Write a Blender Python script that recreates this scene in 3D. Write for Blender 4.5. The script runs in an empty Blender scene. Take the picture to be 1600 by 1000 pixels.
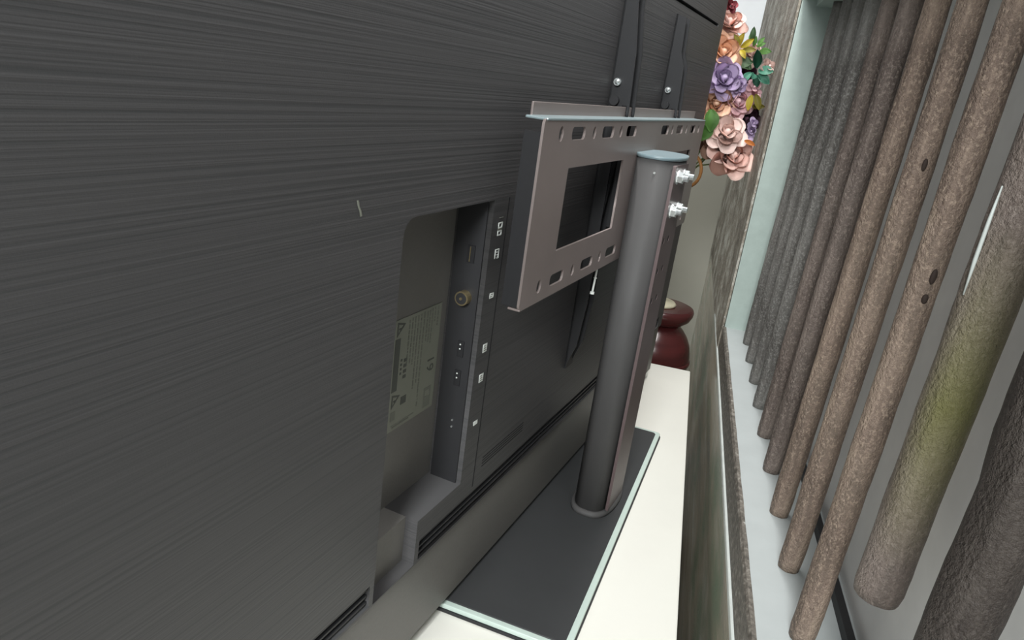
import bpy, bmesh, math, random
from mathutils import Vector, Matrix, noise
random.seed(7)
S = bpy.context.scene
COL = S.collection
PI = math.pi

# ---------------------------------------------------------------- camera
H = 0.56                       # eye height above the cabinet top (z = 0)
PITCH, ROLL, YAW = math.radians(18.5795), math.radians(7.8554), math.radians(11.7877)
cam = bpy.data.cameras.new('camera')
cam.sensor_width = 36.0
cam.lens = 1135.657 / 1600 * 36
cam.clip_start = 0.02
camo = bpy.data.objects.new('camera', cam)
COL.objects.link(camo)
# level camera looking along +Y turned left by YAW, pitched down, rolled
Rm = Matrix.Rotation(YAW, 4, 'Z') @ Matrix.Rotation(PI / 2 - PITCH, 4, 'X') @ Matrix.Rotation(ROLL, 4, 'Z')
camo.matrix_world = Matrix.Translation((0, 0, H)) @ Rm
S.camera = camo

# ---------------------------------------------------------------- light
w = bpy.data.worlds.new('world'); S.world = w; w.use_nodes = True
w.node_tree.nodes['Background'].inputs[0].default_value = (0.93, 0.98, 1.0, 1)
w.node_tree.nodes['Background'].inputs[1].default_value = 0.42
def area(name, loc, target, sx, sy, energy, col):
    l = bpy.data.lights.new(name, 'AREA'); l.shape = 'RECTANGLE'; l.size = sx; l.size_y = sy
    l.energy = energy; l.color = col
    o = bpy.data.objects.new(name, l); COL.objects.link(o); o.location = loc
    o.rotation_euler = (Vector(target) - Vector(loc)).to_track_quat('-Z', 'Y').to_euler()
    return o
area('tv_back_fill', (0.055, 1.12, 1.30), (-0.03, 1.10, 0.0), 0.10, 1.2, 13, (1.0, 0.985, 0.96)).rotation_euler = (0, 0.25, 0)  # added fill lamp, out of view, brightens the back of the television
area('daylight_behind', (-0.16, -1.7, 1.50), (0.1, 0.7, 0.3), 0.5, 0.6, 68, (0.97, 1.0, 1.0))
S.view_settings.view_transform = 'Standard'
S.view_settings.look = 'None'
S.view_settings.exposure = 0.0
S.view_settings.gamma = 1.0
S.view_settings.use_curve_mapping = False

# ---------------------------------------------------------------- materials
def srgb(r, g, b):
    f = lambda c: (c / 255 / 12.92) if c / 255 <= 0.04045 else ((c / 255 + 0.055) / 1.055) ** 2.4
    return (f(r), f(g), f(b), 1)
class NT:
    def __init__(s, name):
        s.m = bpy.data.materials.new(name); s.m.use_nodes = True
        s.n = s.m.node_tree.nodes; s.l = s.m.node_tree.links
        s.b = s.n['Principled BSDF']
        s.tc = s.n.new('ShaderNodeTexCoord')
    def mapping(s, scale):
        mp = s.n.new('ShaderNodeMapping'); mp.inputs['Scale'].default_value = scale
        s.l.new(s.tc.outputs['Object'], mp.inputs['Vector']); return mp.outputs['Vector']
    def noise(s, scale, vec=(1, 1, 1), detail=4, rough=0.6):
        nz = s.n.new('ShaderNodeTexNoise'); nz.inputs['Scale'].default_value = scale
        nz.inputs['Detail'].default_value = detail; nz.inputs['Roughness'].default_value = rough
        s.l.new(s.mapping(vec), nz.inputs['Vector']); return nz.outputs['Fac']
    def ramp(s, fac, stops):
        r = s.n.new('ShaderNodeValToRGB'); e = r.color_ramp.elements
        while len(e) < len(stops): e.new(0.5)
        for k, (p, c) in enumerate(stops): e[k].position = p; e[k].color = c
        s.l.new(fac, r.inputs['Fac']); return r.outputs['Color']
    def mix(s, fac, a, b):
        x = s.n.new('ShaderNodeMix'); x.data_type = 'RGBA'
        for sock, v in ((x.inputs[0], fac), (x.inputs[6], a), (x.inputs[7], b)):
            if hasattr(v, 'links'): s.l.new(v, sock)
            else: sock.default_value = v
        return x.outputs[2]
    def bump(s, h, strength, dist=0.001):
        b = s.n.new('ShaderNodeBump'); b.inputs['Strength'].default_value = strength; b.inputs['Distance'].default_value = dist
        s.l.new(h, b.inputs['Height']); s.l.new(b.outputs['Normal'], s.b.inputs['Normal'])
    def fin(s, col=None, rough=0.5, metal=0.0, spec=0.5, coat=0.0):
        if col is not None:
            if hasattr(col, 'links'): s.l.new(col, s.b.inputs['Base Color'])
            else: s.b.inputs['Base Color'].default_value = col
        s.b.inputs['Roughness'].default_value = rough; s.b.inputs['Metallic'].default_value = metal
        s.b.inputs['Specular IOR Level'].default_value = spec; s.b.inputs['Coat Weight'].default_value = coat
        return s.m
def plain(name, col, rough=0.5, metal=0.0, spec=0.5, var=0.12, scale=30, bump=0.0):
    t = NT(name)
    nz = t.noise(scale)
    a = tuple(c * (1 - var) for c in col[:3]) + (1,); b = tuple(min(1, c * (1 + var)) for c in col[:3]) + (1,)
    c = t.ramp(nz, [(0.3, a), (0.7, b)])
    if bump: t.bump(nz, bump)
    return t.fin(c, rough, metal, spec)

M = {}
def tv_mat():
    t = NT('ribbed_plastic')
    n1 = t.noise(1.0, (1.6, 430, 1), 2, 0.6)
    n2 = t.noise(900, (1, 1, 1), 1)
    n3 = t.noise(1.0, (1.2, 120, 1), 2, 0.5)
    add = t.n.new('ShaderNodeMath'); add.operation = 'MULTIPLY_ADD'; add.inputs[1].default_value = 0.12
    t.l.new(n2, add.inputs[0]); t.l.new(n1, add.inputs[2])
    t.bump(add.outputs[0], 0.38, 0.0010)
    c = t.ramp(n1, [(0.36, srgb(62, 62, 63)), (0.5, srgb(70, 69, 70)), (0.68, srgb(73, 72, 73))])
    return t.fin(c, 0.5, 0, 0.4)
M['tv'] = tv_mat()
M['tv_plain'] = plain('smooth_dark_plastic', srgb(108, 106, 103), 0.5, 0, 0.3, 0.05, 500, 0.1)
M['port_black'] = plain('black_port_plastic', srgb(46, 46, 48), 0.5, 0, 0.3, 0.05)
M['slot'] = plain('dark_vent_void', srgb(38, 38, 40), 0.7, 0, 0.2, 0.05)
M['steel_paint'] = plain('brushed_bracket_paint', srgb(140, 129, 126), 0.36, 0.35, 0.5, 0.06, 14, 0.02)
M['black_steel'] = plain('black_powder_coat', srgb(36, 36, 38), 0.5, 0, 0.35, 0.05, 200, 0.05)
M['column'] = plain('satin_black_column', srgb(80, 79, 79), 0.55, 0, 0.2, 0.03)
M['strip'] = plain('brownish_column_strip', srgb(100, 86, 86), 0.45, 0.1, 0.4, 0.05)  # brownish tint paints in the surroundings reflected on this face
M['glass_black'] = plain('black_glass_base', srgb(62, 63, 64), 0.3, 0, 0.15, 0.03)
M['glass_edge'] = plain('mint_glass_edge', srgb(196, 212, 204), 0.2, 0, 0.5, 0.05)
M['chrome'] = plain('bright_zinc', (0.86, 0.9, 0.9, 1), 0.22, 0.85, 0.5, 0.05)
M['white'] = plain('white_print', srgb(226, 230, 226), 0.6, 0, 0.3, 0.04)
M['sticker'] = plain('grey_sticker', srgb(126, 128, 118), 0.5, 0, 0.3, 0.05)
M['ink'] = plain('sticker_ink', srgb(82, 84, 80), 0.6, 0, 0.3, 0.05)
M['ink_soft'] = plain('sticker_ink_faint', srgb(112, 114, 106), 0.6, 0, 0.3, 0.05)
M['brass'] = plain('brass_jack', srgb(176, 160, 124), 0.3, 0.8, 0.5, 0.05)
M['cabinet'] = plain('white_cabinet_lacquer', srgb(232, 231, 223), 0.35, 0, 0.4, 0.02, 6)

def wall_mat():
    t = NT('stained_wall_with_reflections')
    a = t.noise(1.0, (30, 2.2, 20), 5, 0.65)
    b = t.noise(1.0, (9, 3.2, 9), 3)
    speck = t.noise(220, (1, 0.5, 1), 2)
    c = t.ramp(a, [(0.3, srgb(136, 136, 130)), (0.5, srgb(184, 174, 156)), (0.62, srgb(202, 196, 182)), (0.75, srgb(230, 230, 224))])  # stains, plus streaky reflections of the glossy wall painted into the colour
    c2 = t.mix(t.ramp(b, [(0.5, (0, 0, 0, 1)), (0.66, (1, 1, 1, 1))]), c, srgb(138, 156, 134))
    t.bump(speck, 0.25, 0.002)
    return t.fin(c2, 0.22, 0, 0.7)
M['wall'] = wall_mat()
def rough_mat():
    t = NT('rough_dirty_plaster')
    a = t.noise(16, (1, 0.6, 0.9), 6, 0.7)
    s = t.noise(240, (1, 0.6, 0.6), 3)
    c = t.ramp(a, [(0.34, srgb(104, 98, 88)), (0.5, srgb(150, 142, 130)), (0.66, srgb(206, 205, 196))])
    c = t.mix(t.ramp(s, [(0.58, (0, 0, 0, 1)), (0.72, (1, 1, 1, 1))]), c, srgb(205, 205, 200))
    t.bump(s, 0.7, 0.003)
    return t.fin(c, 0.7, 0, 0.3)
M['rough'] = rough_mat()
def speck_mat():
    t = NT('speckled_trim')
    s = t.noise(170, (1, 0.6, 1), 3, 0.7)
    c = t.ramp(s, [(0.35, srgb(84, 80, 74)), (0.55, srgb(116, 110, 102)), (0.68, srgb(150, 146, 138)), (0.76, srgb(205, 208, 205))])
    t.bump(s, 0.6, 0.003)
    return t.fin(c, 0.6, 0, 0.3)
M['speck'] = speck_mat()
M['trim_white'] = plain('white_trim_paint', srgb(196, 202, 198), 0.45, 0, 0.4, 0.1, 40)
M['sill'] = plain('pale_blue_grey_sill', srgb(178, 184, 184), 0.5, 0, 0.4, 0.04, 25, 0.04)
M['jamb'] = plain('grey_green_jamb', srgb(168, 182, 176), 0.55, 0, 0.4, 0.05, 60, 0.25)
M['back_panel'] = plain('grey_back_panel', srgb(244, 243, 240), 0.7, 0, 0.3, 0.05, 20)
M['ceiling'] = plain('white_ceiling', srgb(228, 228, 224), 0.8, 0, 0.2, 0.02)
M['floor'] = plain('grey_floor_tile', srgb(150, 150, 146), 0.35, 0, 0.4, 0.06, 5)
M['far_wall'] = plain('far_wall_paint', srgb(172, 170, 158), 0.7, 0, 0.3, 0.05, 4)
M['far_panel'] = plain('white_panel_paint', srgb(240, 243, 246), 0.6, 0, 0.3, 0.02)
def lacquer():
    t = NT('dark_red_lacquer')
    n = t.noise(5, (1, 1, 6), 4)
    c = t.ramp(n, [(0.3, srgb(66, 30, 31)), (0.7, srgb(92, 40, 41))])
    return t.fin(c, 0.25, 0, 0.5, 0.2)
M['lacquer'] = lacquer()
M['cream'] = plain('cream_ceramic', srgb(226, 220, 192), 0.4)
M['rattan'] = plain('brown_rattan', srgb(140, 96, 52), 0.6, 0, 0.3, 0.2, 90)

def pole_mat(name, base, mid, dusty, green=0.0, gz=(0, 0)):
    t = NT(name)
    grain = t.noise(1.0, (70, 70, 9), 5, 0.65)
    pits = t.noise(330, (1, 1, 0.8), 3, 0.7)
    patch = t.noise(5, (1, 1, 0.7), 3)
    c = t.ramp(grain, [(0.32, base), (0.52, mid), (0.72, dusty)])
    c = t.mix(t.ramp(patch, [(0.42, (0, 0, 0, 1)), (0.7, (0.75, 0.75, 0.75, 1))]), c, dusty)
    dust = t.noise(420, (1, 1, 0.7), 3, 0.75)
    c = t.mix(t.ramp(dust, [(0.50, (0, 0, 0, 1)), (0.66, (0.8, 0.8, 0.8, 1))]), c, dusty)
    sx = t.n.new('ShaderNodeSeparateXYZ'); t.l.new(t.tc.outputs['Object'], sx.inputs[0])
    if green:
        g = t.n.new('ShaderNodeMapRange'); g.inputs[1].default_value = gz[0]; g.inputs[2].default_value = (gz[0] + gz[1]) / 2
        t.l.new(sx.outputs['Z'], g.inputs[0])
        g2 = t.n.new('ShaderNodeMapRange'); g2.inputs[1].default_value = gz[1]; g2.inputs[2].default_value = (gz[0] + gz[1]) / 2
        t.l.new(sx.outputs['Z'], g2.inputs[0])
        mn = t.n.new('ShaderNodeMath'); mn.operation = 'MULTIPLY'; t.l.new(g.outputs[0], mn.inputs[0]); t.l.new(g2.outputs[0], mn.inputs[1])
        m2 = t.n.new('ShaderNodeMath'); m2.operation = 'MULTIPLY'; m2.inputs[1].default_value = green; t.l.new(mn.outputs[0], m2.inputs[0])
        sy = t.n.new('ShaderNodeMapRange'); sy.inputs[1].default_value = 0.006; sy.inputs[2].default_value = -0.012
        t.l.new(sx.outputs['Y'], sy.inputs[0])
        m3 = t.n.new('ShaderNodeMath'); m3.operation = 'MULTIPLY'; t.l.new(m2.outputs[0], m3.inputs[0]); t.l.new(sy.outputs[0], m3.inputs[1])
        c = t.mix(m3.outputs[0], c, srgb(104, 104, 52))
    t.bump(pits, 0.8, 0.004)
    return t.fin(c, 0.6, 0, 0.35)
M['pole_grey'] = pole_mat('dusty_grey_pole', srgb(74, 72, 69), srgb(102, 98, 94), srgb(158, 156, 151))
M['pole_brown'] = pole_mat('dusty_brown_pole', srgb(74, 66, 61), srgb(104, 92, 86), srgb(152, 139, 130))
M['pole_tan'] = pole_mat('tan_pole', srgb(84, 73, 65), srgb(124, 107, 96), srgb(172, 153, 136))
M['pole_green'] = pole_mat('green_stained_pole', srgb(86, 78, 72), srgb(114, 102, 95), srgb(146, 134, 126), 0.8, (0.15, 0.37))
M['pole_dark'] = pole_mat('dark_brown_pole', srgb(48, 42, 39), srgb(58, 51, 47), srgb(80, 73, 68))
M['knot'] = plain('dark_knot', srgb(52, 40, 34), 0.8)

# ---------------------------------------------------------------- helpers
def link(name, me, mat, parent=None, smooth=False):
    o = bpy.data.objects.new(name, me); COL.objects.link(o)
    if mat is not None and not me.materials: me.materials.append(mat)
    if smooth:
        for p in me.polygons: p.use_smooth = True
    if parent is not None: o.parent = parent
    return o
def tag(o, label, cat, group=None):
    o['label'] = label; o['category'] = cat
    if group: o['group'] = group
    return o
def struct(o): o['kind'] = 'structure'; return o
def empty(name, mat_world):
    o = bpy.data.objects.new(name, None); COL.objects.link(o); o.empty_display_size = 0.02
    o.matrix_world = mat_world; return o
def bm_box(bm, a, b):
    vs = [bm.verts.new((x, y, z)) for x in (a[0], b[0]) for y in (a[1], b[1]) for z in (a[2], b[2])]
    for f in ((0, 1, 3, 2), (4, 6, 7, 5), (0, 4, 5, 1), (2, 3, 7, 6), (0, 2, 6, 4), (1, 5, 7, 3)):
        bm.faces.new([vs[i] for i in f])
def done(bm, name, mat, parent=None, smooth=False, bevel=0.0):
    bmesh.ops.recalc_face_normals(bm, faces=bm.faces[:])
    if bevel:
        bmesh.ops.bevel(bm, geom=[e for e in bm.edges if e.is_manifold and e.calc_face_angle(0) > 0.6], offset=bevel, segments=2, affect='EDGES', profile=0.6)
    me = bpy.data.meshes.new(name); bm.to_mesh(me); bm.free()
    return link(name, me, mat, parent, smooth)
def box(name, a, b, mat, parent=None, bevel=0.0):
    bm = bmesh.new(); bm_box(bm, a, b); return done(bm, name, mat, parent, False, bevel)
def boxes(name, lst, mat, parent=None):
    bm = bmesh.new()
    for a, b in lst: bm_box(bm, a, b)
    return done(bm, name, mat, parent)
def prism(name, loops, w0, w1, mat, parent=None, bevel=0.0):
    """flat outline(s) in (u, v) with holes, extruded from w0 to w1"""
    cu = bpy.data.curves.new(name, 'CURVE'); cu.dimensions = '2D'; cu.fill_mode = 'BOTH'
    cu.extrude = (w1 - w0) / 2 - bevel; cu.bevel_depth = bevel; cu.offset = -bevel
    for lp in loops:
        sp = cu.splines.new('POLY'); sp.points.add(len(lp) - 1); sp.use_cyclic_u = True
        for p, (x, y) in zip(sp.points, lp): p.co = (x, y, 0, 1)
    tmp = bpy.data.objects.new('tmp', cu); COL.objects.link(tmp)
    dg = bpy.context.evaluated_depsgraph_get()
    me = bpy.data.meshes.new_from_object(tmp.evaluated_get(dg))
    bpy.data.objects.remove(tmp); bpy.data.curves.remove(cu)
    me.name = name
    me.transform(Matrix.Translation((0, 0, (w0 + w1) / 2)))
    me.materials.clear()
    return link(name, me, mat, parent)
def rect(u0, v0, u1, v1, r=0.0, seg=4):
    if r <= 0: return [(u0, v0), (u1, v0), (u1, v1), (u0, v1)]
    out = []
    for cx, cy, a0 in ((u1 - r, v0 + r, -PI / 2), (u1 - r, v1 - r, 0), (u0 + r, v1 - r, PI / 2), (u0 + r, v0 + r, PI)):
        for k in range(seg + 1):
            a = a0 + k * PI / 2 / seg; out.append((cx + r * math.cos(a), cy + r * math.sin(a)))
    return out
def circ(u, v, r, n=12, ry=None):
    return [(u + r * math.cos(2 * PI * k / n), v + (ry or r) * math.sin(2 * PI * k / n)) for k in range(n)]
def lathe(name, prof, mat, parent=None, n=32, smooth=True):
    bm = bmesh.new(); rings = []
    for r, z in prof:
        rings.append([bm.verts.new((r * math.cos(2 * PI * k / n), r * math.sin(2 * PI * k / n), z)) for k in range(n)])
    for a, b in zip(rings, rings[1:]):
        for k in range(n): bm.faces.new((a[k], a[(k + 1) % n], b[(k + 1) % n], b[k]))
    bm.faces.new(rings[0][::-1]); bm.faces.new(rings[-1])
    o = done(bm, name, mat, parent, smooth); return o
def tube(name, pts, r, mat, parent=None, n=8):
    bm = bmesh.new(); rings = []; pts = [Vector(p) for p in pts]
    for i, p in enumerate(pts):
        d = (pts[min(i + 1, len(pts) - 1)] - pts[max(i - 1, 0)]).normalized()
        a = d.orthogonal().normalized() if i == 0 else (a - d * a.dot(d)).normalized()
        b = d.cross(a); rr = r[i] if isinstance(r, (list, tuple)) else r
        rings.append([bm.verts.new(p + (a * math.cos(2 * PI * k / n) + b * math.sin(2 * PI * k / n)) * rr) for k in range(n)])
    for x, y in zip(rings, rings[1:]):
        for k in range(n): bm.faces.new((x[k], x[(k + 1) % n], y[(k + 1) % n], y[k]))
    bm.faces.new(rings[0][::-1]); bm.faces.new(rings[-1])
    return done(bm, name, mat, parent, True)
def cyl_mesh(bm, c, axis, r, h, n=12, r2=None):
    """cylinder starting at c along axis"""
    c = Vector(c); ax = Vector(axis).normalized(); a = ax.orthogonal().normalized(); b = ax.cross(a)
    r2 = r if r2 is None else r2
    A = [bm.verts.new(c + (a * math.cos(2 * PI * k / n) + b * math.sin(2 * PI * k / n)) * r) for k in range(n)]
    B = [bm.verts.new(c + ax * h + (a * math.cos(2 * PI * k / n) + b * math.sin(2 * PI * k / n)) * r2) for k in range(n)]
    for k in range(n): bm.faces.new((A[k], A[(k + 1) % n], B[(k + 1) % n], B[k]))
    bm.faces.new(A[::-1]); bm.faces.new(B)

# ---------------------------------------------------------------- room
FZ = -0.60                    # floor
XW = 0.125                    # face of the right wall
SZ = 0.1515                   # sill of the niche
JY = 1.405                    # far jamb of the niche
NY = -0.45                    # near jamb (behind the camera)
struct(box('floor', (-2.6, -2.2, FZ - 0.05), (0.6, 2.7, FZ), M['floor']))
struct(box('wall_back', (-2.6, 2.48, FZ), (0.6, 2.6, 1.9), M['far_wall']))
struct(box('trim_6', (-0.6, 2.462, 0.66), (XW, 2.48, 1.9), M['far_panel']))
# right wall: below the niche, beyond it, above it, and the part behind the camera
struct(boxes('wall_right', [((XW, -2.2, FZ), (0.40, 2.48, 0.098)),
                            ((XW, JY + 0.03, 0.098), (0.40, 2.48, 1.9)),
                            ((XW, -2.2, 0.098), (0.40, NY, 1.9))], M['wall']))
struct(box('wall_upper', (XW, NY, 0.752), (0.40, JY + 0.03, 1.9), M['far_panel']))
struct(box('wall_niche', (0.214, NY, 0.098), (0.40, JY + 0.03, 0.752), M['back_panel']))
# plaster band on the wall face beside the jamb, lining, header, sill
struct(box('trim_1', (XW - 0.004, JY + 0.004, 0.098), (XW, 2.46, 1.9), M['rough']))
struct(box('trim_2', (XW + 0.001, JY, SZ), (0.214, JY + 0.03, 0.752), M['jamb']))
struct(box('trim_3', (0.150, NY, 0.732), (0.214, JY, 0.752), M['jamb']))
struct(box('sill', (XW + 0.002, NY, 0.098), (0.214, JY, SZ), M['sill']))
bm = bmesh.new()
ys = [NY + k * (JY - NY) / 90 for k in range(91)]
prev = None
for y in ys:                   # worn front edge of the sill, slightly uneven
    e = 0.0006 * noise.noise((y * 26, 1, 0)); g = 0.0006 * noise.noise((y * 22, 7, 3))
    ring = [bm.verts.new(p) for p in ((XW - 0.002, y, 0.106), (XW - 0.002 + e, y, SZ - 0.003 + g), (XW, y, SZ + 0.0006 + g), (XW + 0.004 + g, y, SZ + 0.0006), (XW + 0.004, y, 0.106))]
    if prev:
        for k in range(5): bm.faces.new((prev[k], ring[k], ring[(k + 1) % 5], prev[(k + 1) % 5]))
    else: bm.faces.new(ring[::-1])
    prev = ring
bm.faces.new(prev)
struct(done(bm, 'trim_4', M['speck'], None))
struct(box('trim_5', (XW - 0.005, NY, 0.098), (XW, JY + 0.25, 0.1065), M['trim_white'], None, 0.002))
struct(box('trim_7', (0.200, NY, SZ), (0.207, JY, SZ + 0.010), M['black_steel']))

# ---------------------------------------------------------------- white cabinet under the television
cab = empty('tv_cabinet', Matrix.Translation((0, 0, FZ)))
tag(cab, 'long low white cabinet carrying the television stand', 'cabinet')
Z0 = -FZ
box('cabinet_top', (-0.62, -0.25, Z0 - 0.024), (0.089, 1.536, Z0), M['cabinet'], cab, 0.002)
box('cabinet_body', (-0.60, -0.23, 0.06), (0.078, 1.52, Z0 - 0.024), M['cabinet'], cab)
box('plinth', (-0.57, -0.20, 0), (0.05, 1.49, 0.06), M['black_steel'], cab)
for k in range(3):
    y0 = -0.225 + k * 0.582
    d = box('door', (-0.618, y0 + 0.003, 0.07), (-0.60, y0 + 0.576, Z0 - 0.03), M['cabinet'], cab, 0.002)
    box('handle', (-0.630, y0 + 0.24, 0.44), (-0.618, y0 + 0.36, 0.452), M['chrome'], d, 0.002)

# ---------------------------------------------------------------- television frame of reference
A = math.radians(11.25)
C0 = Vector((-0.034, 0.917, 0))
tdir = Vector((math.sin(A), math.cos(A), 0)); ndir = Vector((math.cos(A), -math.sin(A), 0))
def frame(origin):
    m = Matrix.Identity(4)
    for i in range(3):
        m[i][0] = tdir[i]; m[i][1] = (0, 0, 1)[i]; m[i][2] = ndir[i]; m[i][3] = origin[i]
    return m

# ---------------------------------------------------------------- television
TW = -0.064                    # back surface of the set, from the column centre plane
tv = empty('television', frame(C0 + ndir * TW + Vector((0, 0, 0))))
tag(tv, 'large dark grey flat television seen from its ribbed back', 'television')
UL, UR, VB, VT = -0.83, 0.53, 0.018, 0.775
RD = 0.037                     # depth of the connector recess
rl, rr_, rb, rt = -0.4600, -0.3170, 0.166, 0.4535
cl, cr, cb = -0.4600, -0.3960, 0.1185
hole = [(rl, cb), (cr, cb), (cr, rb), (rr_, rb), (rr_, rt)] + [(rl + 0.014 - 0.014 * math.sin(a), rt - 0.014 + 0.014 * math.cos(a)) for a in (0, PI / 8, PI / 4, 3 * PI / 8, PI / 2)]
# long vent bays are cut out of the cover and louvred
ventL = rect(UL + 0.03, 0.1200, rl - 0.006, 0.1420)
ventR = rect(cr + 0.007, 0.1200, UR - 0.03, 0.1420)
slot_hole = rect(-0.30, 0.6825, 0.4875, 0.6875)
prism('back_cover', [rect(UL, 0.117, UR, VT), hole[:1] and [(u, max(v, 0.1185)) for u, v in hole], ventL, ventR, slot_hole], -0.045, 0.0, M['tv'], tv)
M['tv_trim'] = plain('lightened_trim_plastic', srgb(104, 102, 99), 0.5, 0, 0.4, 0.05, 300, 0.1)  # same plastic as the cover, colour lightened to offset the shade here
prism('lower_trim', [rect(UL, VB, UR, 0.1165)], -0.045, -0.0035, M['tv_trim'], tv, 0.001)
box('front_shell', (UL - 0.004, VB - 0.003, -0.062), (UR + 0.003, VT, -0.045), M['tv_plain'], tv, 0.002)
# floors of the recess, the cable channel and the vent bays
box('recess_floor', (rl, rb - 0.004, -0.0455), (rr_, rt, -RD), M['tv_plain'], tv)
box('channel_floor', (cl, cb, -0.045), (cr, rb, -0.013), M['tv_plain'], tv)
box('groove_floor', (-0.301, 0.682, -0.012), (0.488, 0.688, -0.008), M['slot'], tv)
for nm, (a, b) in (('vent_floor', (UL + 0.03, rl - 0.006)), ('vent_floor', (cr + 0.007, UR - 0.03))):
    box(nm, (a, 0.1195, -0.02), (b, 0.1425, -0.012), M['slot'], tv)
    for k in range(3):
        v = 0.1232 + k * 0.0069
        box('louvre', (a, v, -0.012), (b, v + 0.0020, -0.0020), M['port_black'], tv)
# short fine grille
for k in range(4):
    v = 0.1640 + k * 0.0034
    box('grille_slit', (-0.271, v, -0.0005), (-0.167, v + 0.0013, 0.0002), M['slot'], tv)
# raised seam right of the connector labels
box('seam_groove', (-0.2885, 0.148, -0.0005), (-0.2868, 0.4535, 0.0002), M['slot'], tv)
# port labels printed on the cover: outline boxes and solid tabs
def outline(u0, v0, u1, v1, th):
    return [rect(u0, v0, u1, v1), rect(u0 + th, v0 + th, u1 - th, v1 - th)]
def label_print(nm, loops, mat=None): return prism(nm, loops, 0.0001, 0.0005, mat or M['white'], tv)
lu0, lu1 = -0.3045, -0.2965
label_print('port_label', outline(lu0, 0.4265, lu1, 0.4318, 0.0011) + outline(lu0, 0.4195, lu1, 0.4243, 0.0011))
label_print('port_label', [rect(lu0, 0.4246, lu1, 0.4262)], M['ink_soft'])
label_print('port_label', [rect(lu0 + 0.001, 0.4358, lu1, 0.4364)], M['ink_soft'])
label_print('port_label', outline(lu0, 0.3978, lu1, 0.4068, 0.0010) + [rect(lu0 + 0.0025, 0.4035, lu1 - 0.001, 0.4043), rect(lu0 + 0.001, 0.4009, lu1 - 0.0025, 0.4017)])
label_print('port_label', outline(lu0 + 0.0003, 0.3592, lu1, 0.3642, 0.0011) + [rect(lu0 + 0.003, 0.3612, lu1 - 0.002, 0.3622)])
for v, n in ((0.3087, 0.0085), (0.2772, 0.0085)):
    label_print('port_label', [rect(lu0, v - n / 2, lu1, v + n / 2)])
    for q in (-1, 0, 1): prism('port_lettering', [rect(lu0 + 0.0018, v + q * 0.0023 - 0.0004, lu1 - 0.0012 - 0.001 * (q + 1), v + q * 0.0023 + 0.0004)], 0.0005, 0.0007, M['ink_soft'], tv)
label_print('port_label', [rect(lu0, 0.2260, lu1, 0.2304)])
# connectors on the side wall of the recess, facing the viewer (-u)
def port_cyl(nm, v, wv, r, h, mat, parent=tv, n=20, u=rr_):
    bm = bmesh.new(); cyl_mesh(bm, (u, v, wv), (-1, 0, 0), r, h, n); return done(bm, nm, mat, parent)
jack = port_cyl('antenna_jack', 0.3600, -0.0175, 0.0068, 0.010, M['brass'])
port_cyl('jack_socket', 0.3600, -0.0175, 0.0054, 0.0004, M['port_black'], jack, 20, rr_ - 0.010)
port_cyl('jack_pin', 0.3600, -0.0175, 0.0014, 0.0010, M['brass'], jack, 10, rr_ - 0.0104)
box('connector_strip', (rr_ - 0.0022, rb, -0.034), (rr_, rt, -0.005), M['port_black'], tv)
p = box('usb_port', (rr_ - 0.0034, 0.3935, -0.020), (rr_ - 0.0022, 0.4095, -0.0125), M['slot'], tv)
box('contact', (rr_ - 0.0040, 0.3945, -0.0172), (rr_ - 0.0034, 0.4085, -0.0164), M['brass'], p)
for v in (0.3085, 0.2788):
    p = box('hdmi_port', (rr_ - 0.0036, v - 0.0080, -0.0190), (rr_ - 0.0022, v + 0.0080, -0.0125), M['slot'], tv, 0.0005)
    for q in (0.005, 0.0005): box('contact', (rr_ - 0.0042, v + q - 0.0006, -0.0166), (rr_ - 0.0036, v + q + 0.0006, -0.0154), M['white'], p)
for v in (0.2335, 0.2265):
    port_cyl('audio_pin', v, -0.0160, 0.0010, 0.0034, M['chrome'], tv, 8)
# rating sticker on the recess floor, text lines turned on their side
sf = -RD
s0, s1, q0, q1 = -0.4035, -0.3270, 0.2455, 0.3520
st = prism('rating_sticker', [rect(s0, q0, s1, q1)], sf + 0.0001, sf + 0.0006, M['sticker'], tv)
def ink(loops, m='ink'): return prism('sticker_print', loops, sf + 0.0006, sf + 0.0009, M[m], st)
SU = lambda a: s0 + a * (s1 - s0)
SV = lambda b: q1 - b * (q1 - q0)
def sq(a0, b0, a1, b1): return rect(SU(a0), SV(b1), SU(a1), SV(b0))
ink([sq(0.03, 0.165, 0.13, 0.63)])
for b in (0.02, 0.66):         # warning triangles, lying on their side
    tri = [(SU(0.05), SV(b)), (SU(0.05), SV(b + 0.125)), (SU(0.21), SV(b + 0.03))]
    cx = sum(p[0] for p in tri) / 3; cy = sum(p[1] for p in tri) / 3
    ink([tri, [(cx + (x - cx) * 0.62, cy + (y - cy) * 0.62) for x, y in tri]])
    ink([sq(0.085, b + 0.055, 0.14, b + 0.068)])
random.seed(3)
lines = [(0.30, 0.04, 0.42), (0.36, 0.03, 0.44), (0.42, 0.03, 0.46), (0.48, 0.03, 0.70), (0.545, 0.03, 0.66), (0.61, 0.02, 0.90), (0.68, 0.03, 0.30), (0.735, 0.03, 0.32), (0.79, 0.02, 0.34), (0.85, 0.02, 0.15), (0.92, 0.02, 0.20)]
for a, b0, b1 in lines:
    loops = []; b = b0
    while b < b1:
        e = min(b1, b + random.uniform(0.015, 0.06)); loops.append(sq(a - 0.010, b, a + 0.010, e)); b = e + 0.012
    ink(loops, 'ink_soft')
ink([sq(0.24 + 0.0, b, 0.30, b + 0.028) for b in (0.37, 0.42, 0.47, 0.52)])
ink([sq(0.17, b, 0.20, b + 0.02) for b in (0.36, 0.40, 0.44, 0.48)])
ink([sq(0.24, 0.72, 0.35, 0.79)]); ink([sq(0.05, 0.82, 0.14, 0.90)], 'ink_soft')
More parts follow.
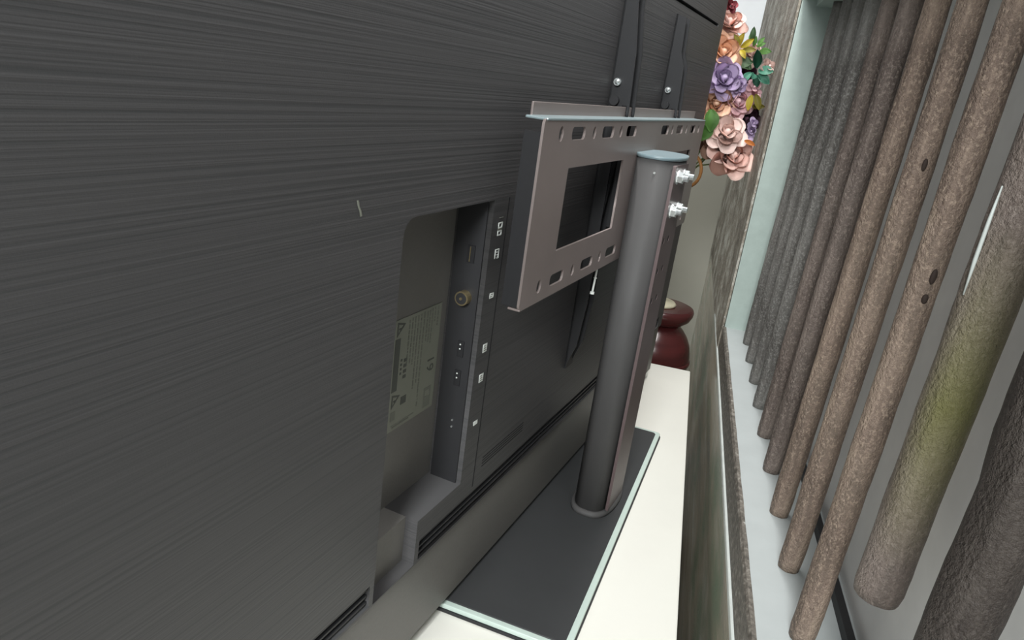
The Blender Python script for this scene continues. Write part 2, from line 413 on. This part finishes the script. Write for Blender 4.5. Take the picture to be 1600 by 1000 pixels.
ink([sq(0.08, 0.945, 0.55, 0.955), sq(0.10, 0.965, 0.45, 0.973)], 'ink_soft')
ink([sq(0.76, 0.77, 0.92, 0.965), sq(0.79, 0.80, 0.89, 0.86)], 'ink_soft')
fc = bpy.data.curves.new('numerals', 'FONT'); fc.body = '19'; fc.size = 0.0165; fc.extrude = 0.00015
fo = bpy.data.objects.new('tmp', fc); COL.objects.link(fo)
fm = bpy.data.meshes.new_from_object(fo.evaluated_get(bpy.context.evaluated_depsgraph_get()))
bpy.data.objects.remove(fo); fm.materials.clear()
fm.transform(Matrix.Translation((SU(0.78), SV(0.47), sf + 0.00075)) @ Matrix.Rotation(-PI / 2, 4, 'Z'))
link('sticker_numerals', fm, M['ink'], st)
# pale scuff on the cover
prism('scuff_mark', [[(-0.5172, 0.4722), (-0.5155, 0.4720), (-0.5143, 0.4682), (-0.5122, 0.4652), (-0.5108, 0.4615), (-0.5128, 0.4612), (-0.5138, 0.4648), (-0.5158, 0.4680)]], 0.0001, 0.0004, M['sticker'], tv)
# vertical hook rails screwed to the set
def hook_rail(u0, vtop, vbot):
    r = box('hook_rail', (u0, vbot, 0.0), (u0 + 0.026, vtop, 0.0022), M['black_steel'], tv)
    for k, uu in enumerate((u0, u0 + 0.0238)):
        prof = [(0, vtop), (0.0145, vtop - 0.004), (0.0165, vtop - 0.05), (0.0235, 0.600), (0.0255, 0.560), (0.0265, 0.5345), (0.0252, 0.5302), (0.0236, 0.5335), (0.0236, 0.5420), (0.0175, 0.5420), (0.0165, 0.50), (0.0165, 0.30), (0.012, vbot + 0.035), (0.0, vbot)]
        bm = bmesh.new()
        a = [bm.verts.new((uu, v, x)) for x, v in prof]; b = [bm.verts.new((uu + 0.0022, v, x)) for x, v in prof]
        n = len(prof)
        bm.faces.new(a); bm.faces.new(b[::-1])
        for i in range(n): bm.faces.new((a[i], b[i], b[(i + 1) % n], a[(i + 1) % n]))
        bmesh.ops.triangulate(bm, faces=[f for f in bm.faces if len(f.verts) > 4])
        done(bm, 'rail_flange', M['black_steel'], r)
    bm = bmesh.new(); cyl_mesh(bm, (u0 - 0.001, 0.5665, 0.0085), (-1, 0, 0), 0.0042, 0.004, 14); cyl_mesh(bm, (u0 - 0.005, 0.5665, 0.0085), (-1, 0, 0), 0.0030, 0.0018, 14, 0.0012)
    done(bm, 'screw', M['chrome'], r)
    bm = bmesh.new(); cyl_mesh(bm, (u0 - 0.001, 0.546, 0.0085), (-1, 0, 0), 0.0055, 0.005, 14)
    done(bm, 'rail_knob', M['black_steel'], r)
hook_rail(-0.0500, 0.700, 0.207)
hook_rail(0.1900, 0.668, 0.207)

# ---------------------------------------------------------------- pedestal stand with bracket
stand = empty('tv_stand', frame(C0))
tag(stand, 'black pedestal stand with glass base, oval column and slotted steel bracket', 'stand')
# glass base lies a little askew to the set
BA = math.radians(6.4)
base_rot = Matrix.Rotation(-BA, 4, 'Z')
def base_obj(nm, loops, z0, z1, mat, bevel=0.0):
    o = prism(nm, loops, z0, z1, mat, None, bevel)
    mw = Matrix.Translation((0.0135, 0.905, 0)) @ base_rot
    o.parent = stand
    o.data.transform(frame(C0).inverted() @ mw)
    return o
bl, bn, bw = 0.272, 0.297, 0.27           # half length, width to the left of the right edge
base_obj('base_glass', [rect(-bw + 0.0085, -bn + 0.0085, -0.0085, bl - 0.0085, 0.006)], 0.004, 0.0105, M['glass_black'], 0.0008)
base_obj('base_edge', [rect(-bw + 0.0015, -bn + 0.0015, -0.0015, bl - 0.0015, 0.006), rect(-bw + 0.009, -bn + 0.009, -0.009, bl - 0.009, 0.004)], 0.0035, 0.0095, M['glass_edge'], 0.001)
base_obj('base_foot_strip', [rect(-bw, -bn, 0, bl, 0.006), rect(-bw + 0.006, -bn + 0.006, -0.006, bl - 0.006, 0.004)], 0.0, 0.0035, M['port_black'])
# oval column, drawn as (u, w) section and run up v
def oval(name, a, b, v0, v1, mat, parent, n=40, cu=0.0, cw=0.0, top=None, smooth=True):
    bm = bmesh.new(); rings = []
    secs = [(1, v0), (1, v1)] if top is None else top
    for s, v in secs:
        rings.append([bm.verts.new((cu + a * s * math.copysign(abs(math.cos(q)) ** 0.9, math.cos(q)), v, cw + b * s * math.copysign(abs(math.sin(q)) ** 0.7, math.sin(q)))) for q in [2 * PI * k / n for k in range(n)]])
    for x, y in zip(rings, rings[1:]):
        for k in range(n): bm.faces.new((x[k], x[(k + 1) % n], y[(k + 1) % n], y[k]))
    f0 = bm.faces.new(rings[0][::-1]); f1 = bm.faces.new(rings[-1])
    o = done(bm, name, mat, parent, False)
    if smooth:
        for p in o.data.polygons: p.use_smooth = len(p.vertices) == 4
    return o
col = oval('column', 0.052, 0.0265, 0.0105, 0.4885, M['column'], stand)
oval('column_cap', 0.0535, 0.028, 0.4885, 0.4925, M['glass_cap'] if 'glass_cap' in M else plain('pale_cap', srgb(120, 138, 144), 0.35, 0, 0.5, 0.03), stand)
oval('column_collar', 0.057, 0.031, 0, 0, M['column'], stand, 40, 0, 0, [(1.0, 0.0105), (1.0, 0.014), (0.97, 0.017), (0.93, 0.018)])
# flat adjusting strip on the wall side of the column, with hole pairs
hs = []
for v in (0.394, 0.356, 0.318): hs += [rect(-0.034, v - 0.004, -0.026, v + 0.004, 0.003), rect(-0.010, v - 0.004, -0.002, v + 0.004, 0.003)]
prism('column_strip', [rect(-0.040, 0.019, 0.026, 0.484, 0.002)] + hs, 0.0235, 0.0274, M['strip'], stand)
for v in (0.394, 0.356, 0.318): box('hole_back', (-0.037, v - 0.006, 0.0262), (0.0, v + 0.006, 0.0269), M['slot'], stand)
for v in (0.4705, 0.4305):
    for u in (-0.026, 0.006):
        bm = bmesh.new(); cyl_mesh(bm, (u, v, 0.0275), (0, 0, 1), 0.0085, 0.0012, 18)
        cyl_mesh(bm, (u, v, 0.0287), (0, 0, 1), 0.0072, 0.006, 6); cyl_mesh(bm, (u, v, 0.0347), (0, 0, 1), 0.0035, 0.006, 12)
        done(bm, 'bolt', M['chrome'], stand)
bm = bmesh.new(); cyl_mesh(bm, (-0.052, 0.4735, 0.006), (-1, 0, 0.3), 0.0014, 0.0010, 10)
done(bm, 'column_screw', M['chrome'], stand)
# bracket: slotted plate with two windows, ledge, lip, side flanges
PW = -0.0220
loops = [rect(-0.330, 0.3640, 0.330, 0.5290, 0.004)]
for s in (-1, 1):
    a, b = sorted((s * 0.0885, s * 0.2600)); loops.append(rect(a, 0.4075, b, 0.4855))
    for v, h in ((0.5165, 0.0058), (0.3785, 0.0058)):
        loops.append(circ(s * 0.290, v, 0.0052, 12, 0.0068)); loops.append(circ(s * 0.203, v, 0.0046, 12, 0.0062)); loops.append(circ(s * 0.117, v, 0.0046, 12, 0.0062))
        for x0, x1 in ((0.2640, 0.2290), (0.1785, 0.1415), (0.0955, 0.0580)):
            a, b = sorted((s * x0, s * x1)); loops.append(rect(a, v - h, b, v + h, 0.0045))
plate = prism('bracket_plate', loops, PW - 0.0024, PW, M['steel_paint'], stand)
cap_m = plain('ledge_highlight_paint', srgb(150, 166, 170), 0.3, 0.4, 0.5, 0.04)  # bluish highlight along the ledge put into its base colour
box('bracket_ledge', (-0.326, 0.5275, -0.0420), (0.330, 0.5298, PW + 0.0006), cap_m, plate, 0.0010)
box('bracket_lip', (-0.314, 0.5285, -0.0432), (0.335, 0.5405, -0.0412), M['steel_paint'], plate, 0.0005)
for s in (-1, 1):
    u = s * 0.329
    box('side_flange', (min(u, u - s * 0.002), 0.3660, -0.0400), (max(u, u - s * 0.002), 0.5180, PW - 0.001), M['black_steel'], plate)
box('bottom_flange', (-0.328, 0.3625, -0.034), (0.328, 0.3645, PW), M['steel_paint'], plate, 0.0006)
boxes('bracket_block', [((-0.045, 0.40, -0.0420), (0.045, 0.50, PW - 0.0024)), ((-0.03, 0.40, PW), (0.03, 0.485, -0.012))], M['black_steel'], stand)
# safety screw hanging from the lower edge
bm = bmesh.new(); cyl_mesh(bm, (-0.0905, 0.3600, -0.0300), (-0.12, -1, 0), 0.0012, 0.030, 8); cyl_mesh(bm, (-0.0943, 0.3300, -0.0300), (-0.12, -1, 0), 0.0026, 0.003, 10)
cyl_mesh(bm, (-0.0918, 0.3470, -0.0300), (-0.12, -1, 0), 0.0020, 0.0012, 10)
done(bm, 'safety_screw', M['white'], stand)

# ---------------------------------------------------------------- round poles standing in the niche
ORD = ['', 'first', 'second', 'third', 'fourth', 'fifth', 'sixth', 'seventh', 'eighth', 'ninth', 'tenth', 'eleventh', 'twelfth']
PM = ['', 'pole_grey', 'pole_grey', 'pole_grey', 'pole_grey', 'pole_brown', 'pole_brown', 'pole_tan', 'pole_tan', 'pole_tan', 'pole_green', 'pole_dark', 'pole_brown']
DESC = {1: 'thin grey weathered pole standing first beside the pale jamb',
        2: 'thin grey weathered pole standing second from the pale jamb',
        3: 'grey weathered round pole standing third from the pale jamb',
        4: 'grey pitted round pole standing fourth from the pale jamb',
        5: 'dusty brown round pole standing fifth from the pale jamb',
        6: 'dusty brown round pole standing sixth from the pale jamb',
        7: 'tan round pole standing seventh from the pale jamb',
        8: 'tan round pole standing eighth from the jamb, lowest foot in full view',
        9: 'thick tan pole with two dark knot holes, ninth from the jamb',
        10: 'green stained pole with a white sliver, cut short above the sill',
        11: 'dark brown bulging pole at the right edge of the picture'}
POLES = {}
def make_pole(k):
    y = 0.642 + (8 - k) * 0.0976
    x = {10: 0.1695, 11: 0.172}.get(k, 0.1660)
    z0 = SZ if k != 10 else 0.272
    z1 = 0.732
    rings, n = 64, 36
    bm = bmesh.new(); R_ = []
    for i in range(rings + 1):
        z = z0 + (z1 - z0) * i / rings
        r = {10: 0.0150, 11: 0.0165}.get(k, 0.0106) + 0.0005 * noise.noise((k, 1, z * 5))
        if k == 11: r += 0.003 * noise.noise((0, 3, z * 14))
        ring = []
        for j in range(n):
            a = 2 * PI * j / n
            e = 0.0006 * noise.noise((math.cos(a) * 2 + k * 5, math.sin(a) * 2, z * 22)) + 0.00035 * noise.noise((math.cos(a) * 9, math.sin(a) * 9 + k, z * 120))
            if k == 11: e += 0.0032 * max(0, noise.noise((math.cos(a) * 1.6, math.sin(a) * 1.6 + 4, z * 16)))
            rr = r + e
            if i == 0: rr *= 0.93
            ring.append(bm.verts.new((rr * math.cos(a), rr * math.sin(a), z - SZ)))
        R_.append(ring)
    for a, b in zip(R_, R_[1:]):
        for j in range(n): bm.faces.new((a[j], a[(j + 1) % n], b[(j + 1) % n], b[j]))
    bm.faces.new(R_[0][::-1]); bm.faces.new(R_[-1])
    root = empty('wooden_pole', Matrix.Translation((x, y, SZ)) @ Matrix.Rotation(0.018, 4, 'Y'))
    tag(root, DESC[k], 'pole', 'round poles in the wall niche')
    done(bm, 'shaft', M[PM[k]], root, True)
    return root
for k in range(1, 12): POLES[k] = make_pole(k)
def knot(k, ang, z, sx, sz):
    bm = bmesh.new(); bmesh.ops.create_uvsphere(bm, u_segments=12, v_segments=8, radius=1)
    r = 0.0112
    bmesh.ops.scale(bm, vec=(0.0016, sx, sz), verts=bm.verts)
    bmesh.ops.rotate(bm, cent=(0, 0, 0), matrix=Matrix.Rotation(ang, 3, 'Z'), verts=bm.verts)
    bmesh.ops.translate(bm, vec=(r * math.cos(ang), r * math.sin(ang), z - SZ), verts=bm.verts)
    return done(bm, 'knot_hole', M['knot'], POLES[k], True)
knot(9, math.radians(-85), 0.468, 0.0022, 0.0055); knot(9, math.radians(-88), 0.452, 0.0022, 0.0035)
knot(8, math.radians(-88), 0.535, 0.0020, 0.0050)
# white sliver peeling off the green stained pole
tube('peeling_sliver', [(-0.0155, -0.0060, 0.386), (-0.0158, -0.0062, 0.366), (-0.0156, -0.0060, 0.345), (-0.0150, -0.0056, 0.325)], [0.0004, 0.0011, 0.0012, 0.0004], M['trim_white'], POLES[10], 6)

# ---------------------------------------------------------------- dark red stand behind the cabinet
SX, SY = 0.002, 1.712
ped = empty('plant_stand', Matrix.Translation((SX, SY, FZ)))
tag(ped, 'dark red lacquered turned wooden stand behind the white cabinet', 'stand')
def zz(l): return [(r, z - FZ) for r, z in l]
lathe('stand_top', zz([(0.040, 0.046), (0.058, 0.050), (0.070, 0.060), (0.0755, 0.072), (0.0765, 0.080), (0.074, 0.086), (0.068, 0.088)]), M['lacquer'], ped, 48)
lathe('stand_body', zz([(0.060, -0.16), (0.078, -0.10), (0.088, -0.055), (0.0885, -0.030), (0.083, -0.004), (0.073, 0.016), (0.062, 0.030), (0.052, 0.040), (0.046, 0.048)]), M['lacquer'], ped, 48)
lathe('stand_ring', zz([(0.086, -0.052), (0.0915, -0.048), (0.0915, -0.042), (0.087, -0.038)]), M['lacquer'], ped, 48)
lathe('stand_pillar', zz([(0.095, FZ), (0.10, FZ + 0.02), (0.085, FZ + 0.05), (0.045, FZ + 0.10), (0.038, -0.30), (0.055, -0.20), (0.060, -0.16)]), M['lacquer'], ped, 40)

# ---------------------------------------------------------------- vase of artificial flowers
VX = -0.012
vase = empty('flower_vase', Matrix.Translation((VX, SY, 0.088)))
tag(vase, 'cream vase with pink, peach and lilac artificial flowers on the red stand', 'flowers')
lathe('vase_body', [(0.044, 0.0), (0.046, 0.004), (0.042, 0.008), (0.014, 0.012), (0.010, 0.03), (0.011, 0.16), (0.012, 0.25), (0.010, 0.29), (0.014, 0.33), (0.012, 0.33)], M['cream'], vase, 32)
V0 = Vector((VX, SY, 0.088))
pc = {'pink': (srgb(246, 218, 208), srgb(232, 190, 180)), 'peach': (srgb(248, 216, 190), srgb(232, 180, 150)), 'lilac': (srgb(212, 196, 224), srgb(184, 164, 202)),
      'rose': (srgb(242, 212, 216), srgb(216, 168, 178)), 'blush': (srgb(248, 230, 220), srgb(236, 204, 202)), 'taupe': (srgb(150, 118, 100), srgb(104, 78, 66)),
      'plum': (srgb(104, 76, 92), srgb(70, 48, 62)), 'berry': (srgb(160, 84, 92), srgb(120, 56, 62))}
for k, (a, b) in pc.items():
    t = NT('petal_' + k)
    M['p_' + k] = t.fin(t.ramp(t.noise(60, (1, 1, 1), 3), [(0.3, b), (0.62, a)]), 0.65, 0, 0.2)
    t.b.inputs['Subsurface Weight'].default_value = 0.0
for k, c in {'green': srgb(104, 150, 78), 'dark': srgb(58, 84, 52), 'teal': srgb(70, 130, 108), 'yellow': srgb(176, 158, 52), 'olive': srgb(130, 122, 48), 'orange': srgb(206, 130, 62), 'stem': srgb(92, 104, 58)}.items():
    M['l_' + k] = plain('leaf_' + k, c, 0.5, 0, 0.4, 0.25, 80)
def petal_mesh(name, wd, ln, cup, curl):
    """cupped petal growing up +Z from the origin, facing +X outward"""
    nu, nv = 7, 7; bm = bmesh.new(); g = []
    for j in range(nv):
        s = j / (nv - 1); row = []
        half = wd * math.sin(PI * (0.12 + 0.70 * s)) ** 0.8
        for i in range(nu):
            q = 2 * i / (nu - 1) - 1
            zt = ln * s * (1 - 0.10 * q * q * s)
            out = cup * math.sin(s * PI * 0.62) - cup * 0.55 * q * q * math.sin(PI * (0.2 + 0.7 * s)) + curl * max(0, s - 0.62) ** 2 * 6
            row.append(bm.verts.new((out, half * q, zt)))
        g.append(row)
    for j in range(nv - 1):
        for i in range(nu - 1): bm.faces.new((g[j][i], g[j][i + 1], g[j + 1][i + 1], g[j + 1][i]))
    r = bmesh.ops.solidify(bm, geom=bm.faces[:], thickness=0.0007)
    bmesh.ops.recalc_face_normals(bm, faces=bm.faces[:])
    me = bpy.data.meshes.new(name); bm.to_mesh(me); bm.free()
    for p in me.polygons: p.use_smooth = True
    return me
PET = {}
def petals(kind):
    if kind not in PET:
        res = []
        for wd, ln, cup, curl in ((0.34, 0.78, 0.20, 0.02), (0.46, 0.92, 0.34, 0.14), (0.58, 1.0, 0.46, 0.30)):
            me = petal_mesh('petal', wd, ln, cup, curl); me.materials.append(M['p_' + kind]); res.append(me)
        PET[kind] = res
    return PET[kind]
def blossom(kind, pos, r, aim, rings=((3, 0, -6), (4, 0, 10), (5, 1, 26), (6, 2, 48)), name='rose_bloom'):
    ax = Vector(aim).normalized()
    rot = ax.to_track_quat('Z', 'Y').to_matrix().to_4x4()
    bm = bmesh.new(); bmesh.ops.create_uvsphere(bm, u_segments=12, v_segments=8, radius=0.20 * r)
    bmesh.ops.scale(bm, vec=(1, 1, 1.5), verts=bm.verts)
    core = done(bm, name, M['p_' + kind], vase, True)
    core.matrix_parent_inverse = Matrix.Identity(4)
    core.matrix_basis = Matrix.Translation(Vector(pos) - V0) @ rot
    for cnt, m, tilt in rings:
        for i in range(cnt):
            o = bpy.data.objects.new('petal', petals(kind)[m]); COL.objects.link(o); o.parent = core
            a = 2 * PI * i / cnt + m * 0.6 + tilt * 0.1 + random.uniform(-0.15, 0.15)
            t = math.radians(tilt + random.uniform(-7, 7))
            o.matrix_basis = Matrix.Rotation(a, 4, 'Z') @ Matrix.Translation((0.10 * r, 0, -0.36 * r)) @ Matrix.Rotation(t, 4, 'Y') @ Matrix.Scale(r * random.uniform(0.95, 1.1), 4)
    return core
LEAF = {}
def leaf(kind, pos, ln, wd, direction, face, nm='leaf'):
    key = kind
    if key not in LEAF:
        bm = bmesh.new(); g = []
        for j in range(9):
            s = j / 8; half = math.sin(PI * min(1, s * 0.96 + 0.04)) ** 0.8 * 0.5
            g.append([bm.verts.new((half * q, s, -0.10 * (1 - abs(q)) + 0.16 * math.sin(s * PI) - 0.08 * s)) for q in (-1, -0.5, 0, 0.5, 1)])
        for j in range(8):
            for i in range(4): bm.faces.new((g[j][i], g[j][i + 1], g[j + 1][i + 1], g[j + 1][i]))
        bmesh.ops.solidify(bm, geom=bm.faces[:], thickness=0.015)
        bmesh.ops.recalc_face_normals(bm, faces=bm.faces[:])
        me = bpy.data.meshes.new('leaf'); bm.to_mesh(me); bm.free(); me.materials.append(M['l_' + kind])
        for p in me.polygons: p.use_smooth = True
        LEAF[key] = me
    o = bpy.data.objects.new(nm, LEAF[key]); COL.objects.link(o); o.parent = vase
    yv = Vector(direction).normalized(); zv = Vector(face); zv = (zv - yv * zv.dot(yv)).normalized(); xv = yv.cross(zv)
    m = Matrix.Identity(4)
    for i in range(3): m[i][0] = xv[i] * wd; m[i][1] = yv[i] * ln; m[i][2] = zv[i] * ln; m[i][3] = pos[i] - V0[i]
    o.matrix_basis = m
    return o
T_ = Vector((-0.05, -1, 0.1))  # towards the room
def aim(x=0, z=0): return (x, -1, z)
FL = [('pink', (0.018, 1.63, 0.715), 0.031, aim(0.1, 0.9)), ('peach', (0.018, 1.60, 0.656), 0.034, aim(0.3, 0.3)), ('lilac', (0.030, 1.58, 0.607), 0.034, aim(0.25, 0.2)),
      ('peach', (0.026, 1.59, 0.558), 0.034, aim(0.1, -0.1)), ('rose', (0.066, 1.60, 0.567), 0.033, aim(0.5, 0.1)), ('blush', (0.058, 1.575, 0.506), 0.034, aim(0.2, 0.5)),
      ('taupe', (0.050, 1.60, 0.478), 0.032, aim(-0.1, 0.1)), ('pink', (0.080, 1.585, 0.462), 0.040, aim(0.3, 0.35)), ('plum', (0.092, 1.64, 0.536), 0.028, aim(0.4, 0.1)),
      ('blush', (0.073, 1.64, 0.662), 0.022, aim(0.4, 0.4)), ('lilac', (0.060, 1.59, 0.597), 0.019, aim(0.6, 0.0)), ('plum', (0.062, 1.67, 0.612), 0.028, aim(0.2, 0.0)),
      ('taupe', (0.010, 1.64, 0.500), 0.034, aim(-0.2, 0)), ('blush', (0.010, 1.66, 0.600), 0.034, aim(-0.2, 0.2)), ('plum', (0.040, 1.67, 0.540), 0.030, aim(0.1, 0.0))]
for kind, pos, r, a in FL: blossom(kind, pos, r, a)
small = ((3, 1, 20), (4, 2, 55))
for kind, pos, r in (('rose', (0.092, 1.60, 0.598), 0.013), ('rose', (0.101, 1.61, 0.588), 0.009), ('blush', (0.112, 1.60, 0.640), 0.013), ('berry', (0.016, 1.62, 0.744), 0.012), ('lilac', (0.108, 1.62, 0.528), 0.010), ('lilac', (0.106, 1.615, 0.512), 0.010), ('lilac', (0.103, 1.60, 0.495), 0.009)):
    blossom(kind, pos, r, aim(0.3, 0.3), small, 'small_bloom')
LV = [('green', (0.018, 1.56, 0.545), 0.046, 0.030, (0.15, -0.2, -0.8)), ('green', (0.022, 1.56, 0.520), 0.040, 0.026, (-0.2, -0.1, -0.8)), ('yellow', (0.044, 1.62, 0.668), 0.030, 0.013, (0.2, -0.3, 0.9)),
      ('yellow', (0.050, 1.62, 0.668), 0.030, 0.012, (0.7, -0.3, 0.6)), ('olive', (0.046, 1.62, 0.668), 0.028, 0.012, (-0.4, -0.3, 0.7)), ('olive', (0.054, 1.62, 0.664), 0.028, 0.012, (0.9, -0.3, 0.1)), ('yellow', (0.050, 1.61, 0.664), 0.024, 0.011, (0.4, -0.4, -0.5)),
      ('green', (0.086, 1.62, 0.664), 0.026, 0.014, (0.7, -0.3, 0.1)), ('green', (0.074, 1.63, 0.674), 0.020, 0.009, (0.1, -0.2, 0.9)), ('green', (0.082, 1.63, 0.676), 0.020, 0.009, (0.5, -0.2, 0.9)), ('green', (0.080, 1.63, 0.674), 0.019, 0.009, (0.9, -0.2, 0.5)), ('green', (0.068, 1.63, 0.682), 0.016, 0.008, (-0.3, -0.2, 0.9)), ('dark', (0.070, 1.62, 0.682), 0.028, 0.012, (-0.1, -0.2, 0.8)),
      ('dark', (0.040, 1.63, 0.636), 0.042, 0.026, (0.9, -0.2, 0.2)), ('dark', (0.046, 1.63, 0.648), 0.040, 0.022, (0.6, -0.2, -0.3)), ('teal', (0.088, 1.60, 0.632), 0.036, 0.019, (-0.15, -0.2, 0.9)), ('teal', (0.092, 1.60, 0.628), 0.030, 0.020, (0.9, -0.2, 0.1)), ('teal', (0.094, 1.60, 0.622), 0.030, 0.018, (0.8, -0.2, -0.5)), ('teal', (0.090, 1.60, 0.620), 0.024, 0.016, (0.3, -0.2, -0.9)), ('teal', (0.080, 1.60, 0.624), 0.028, 0.014, (-0.6, -0.2, -0.8)), ('teal', (0.086, 1.59, 0.622), 0.020, 0.014, (-0.1, -0.5, -0.3)),
      ('yellow', (0.090, 1.59, 0.582), 0.032, 0.014, (-0.05, -0.2, -0.9)), ('olive', (0.098, 1.60, 0.585), 0.034, 0.014, (0.35, -0.2, -0.8)), ('olive', (0.096, 1.61, 0.560), 0.026, 0.012, (0.8, -0.2, 0.1)), ('orange', (0.094, 1.57, 0.494), 0.024, 0.010, (0.9, -0.2, -0.25)), ('dark', (0.080, 1.62, 0.520), 0.034, 0.018, (0.5, 0, -0.9)), ('dark', (0.030, 1.63, 0.585), 0.036, 0.02, (0.9, 0, -0.2))]
for kind, pos, ln, wd, d in LV: leaf(kind, pos, ln, wd, d, (-0.05 + random.uniform(-0.4, 0.4), -1, random.uniform(-0.1, 0.5)))
# stems gathered into the vase mouth
for kind, pos, r, a in FL:
    P = Vector(pos) - V0; av = Vector(a).normalized()
    tube('stem', [(0.0, 0.0, 0.30), (P.x * 0.3, P.y * 0.3, max(0.335, P.z * 0.75)), tuple(P - av * r * 0.8 + Vector((0, 0.01, -0.01))), tuple(P - av * r * 0.3)], 0.0018, M['l_stem'], vase, 6)
# rattan ring below the blooms
pts = []
for k in range(19):
    a = math.radians(-150 + k * 15)
    pts.append((0.010 + 0.026 * math.cos(a), -0.105 - 0.015 * math.cos(a), 0.328 + 0.034 * math.sin(a)))
tube('rattan_hoop', pts, 0.0035, M['rattan'], vase, 8)
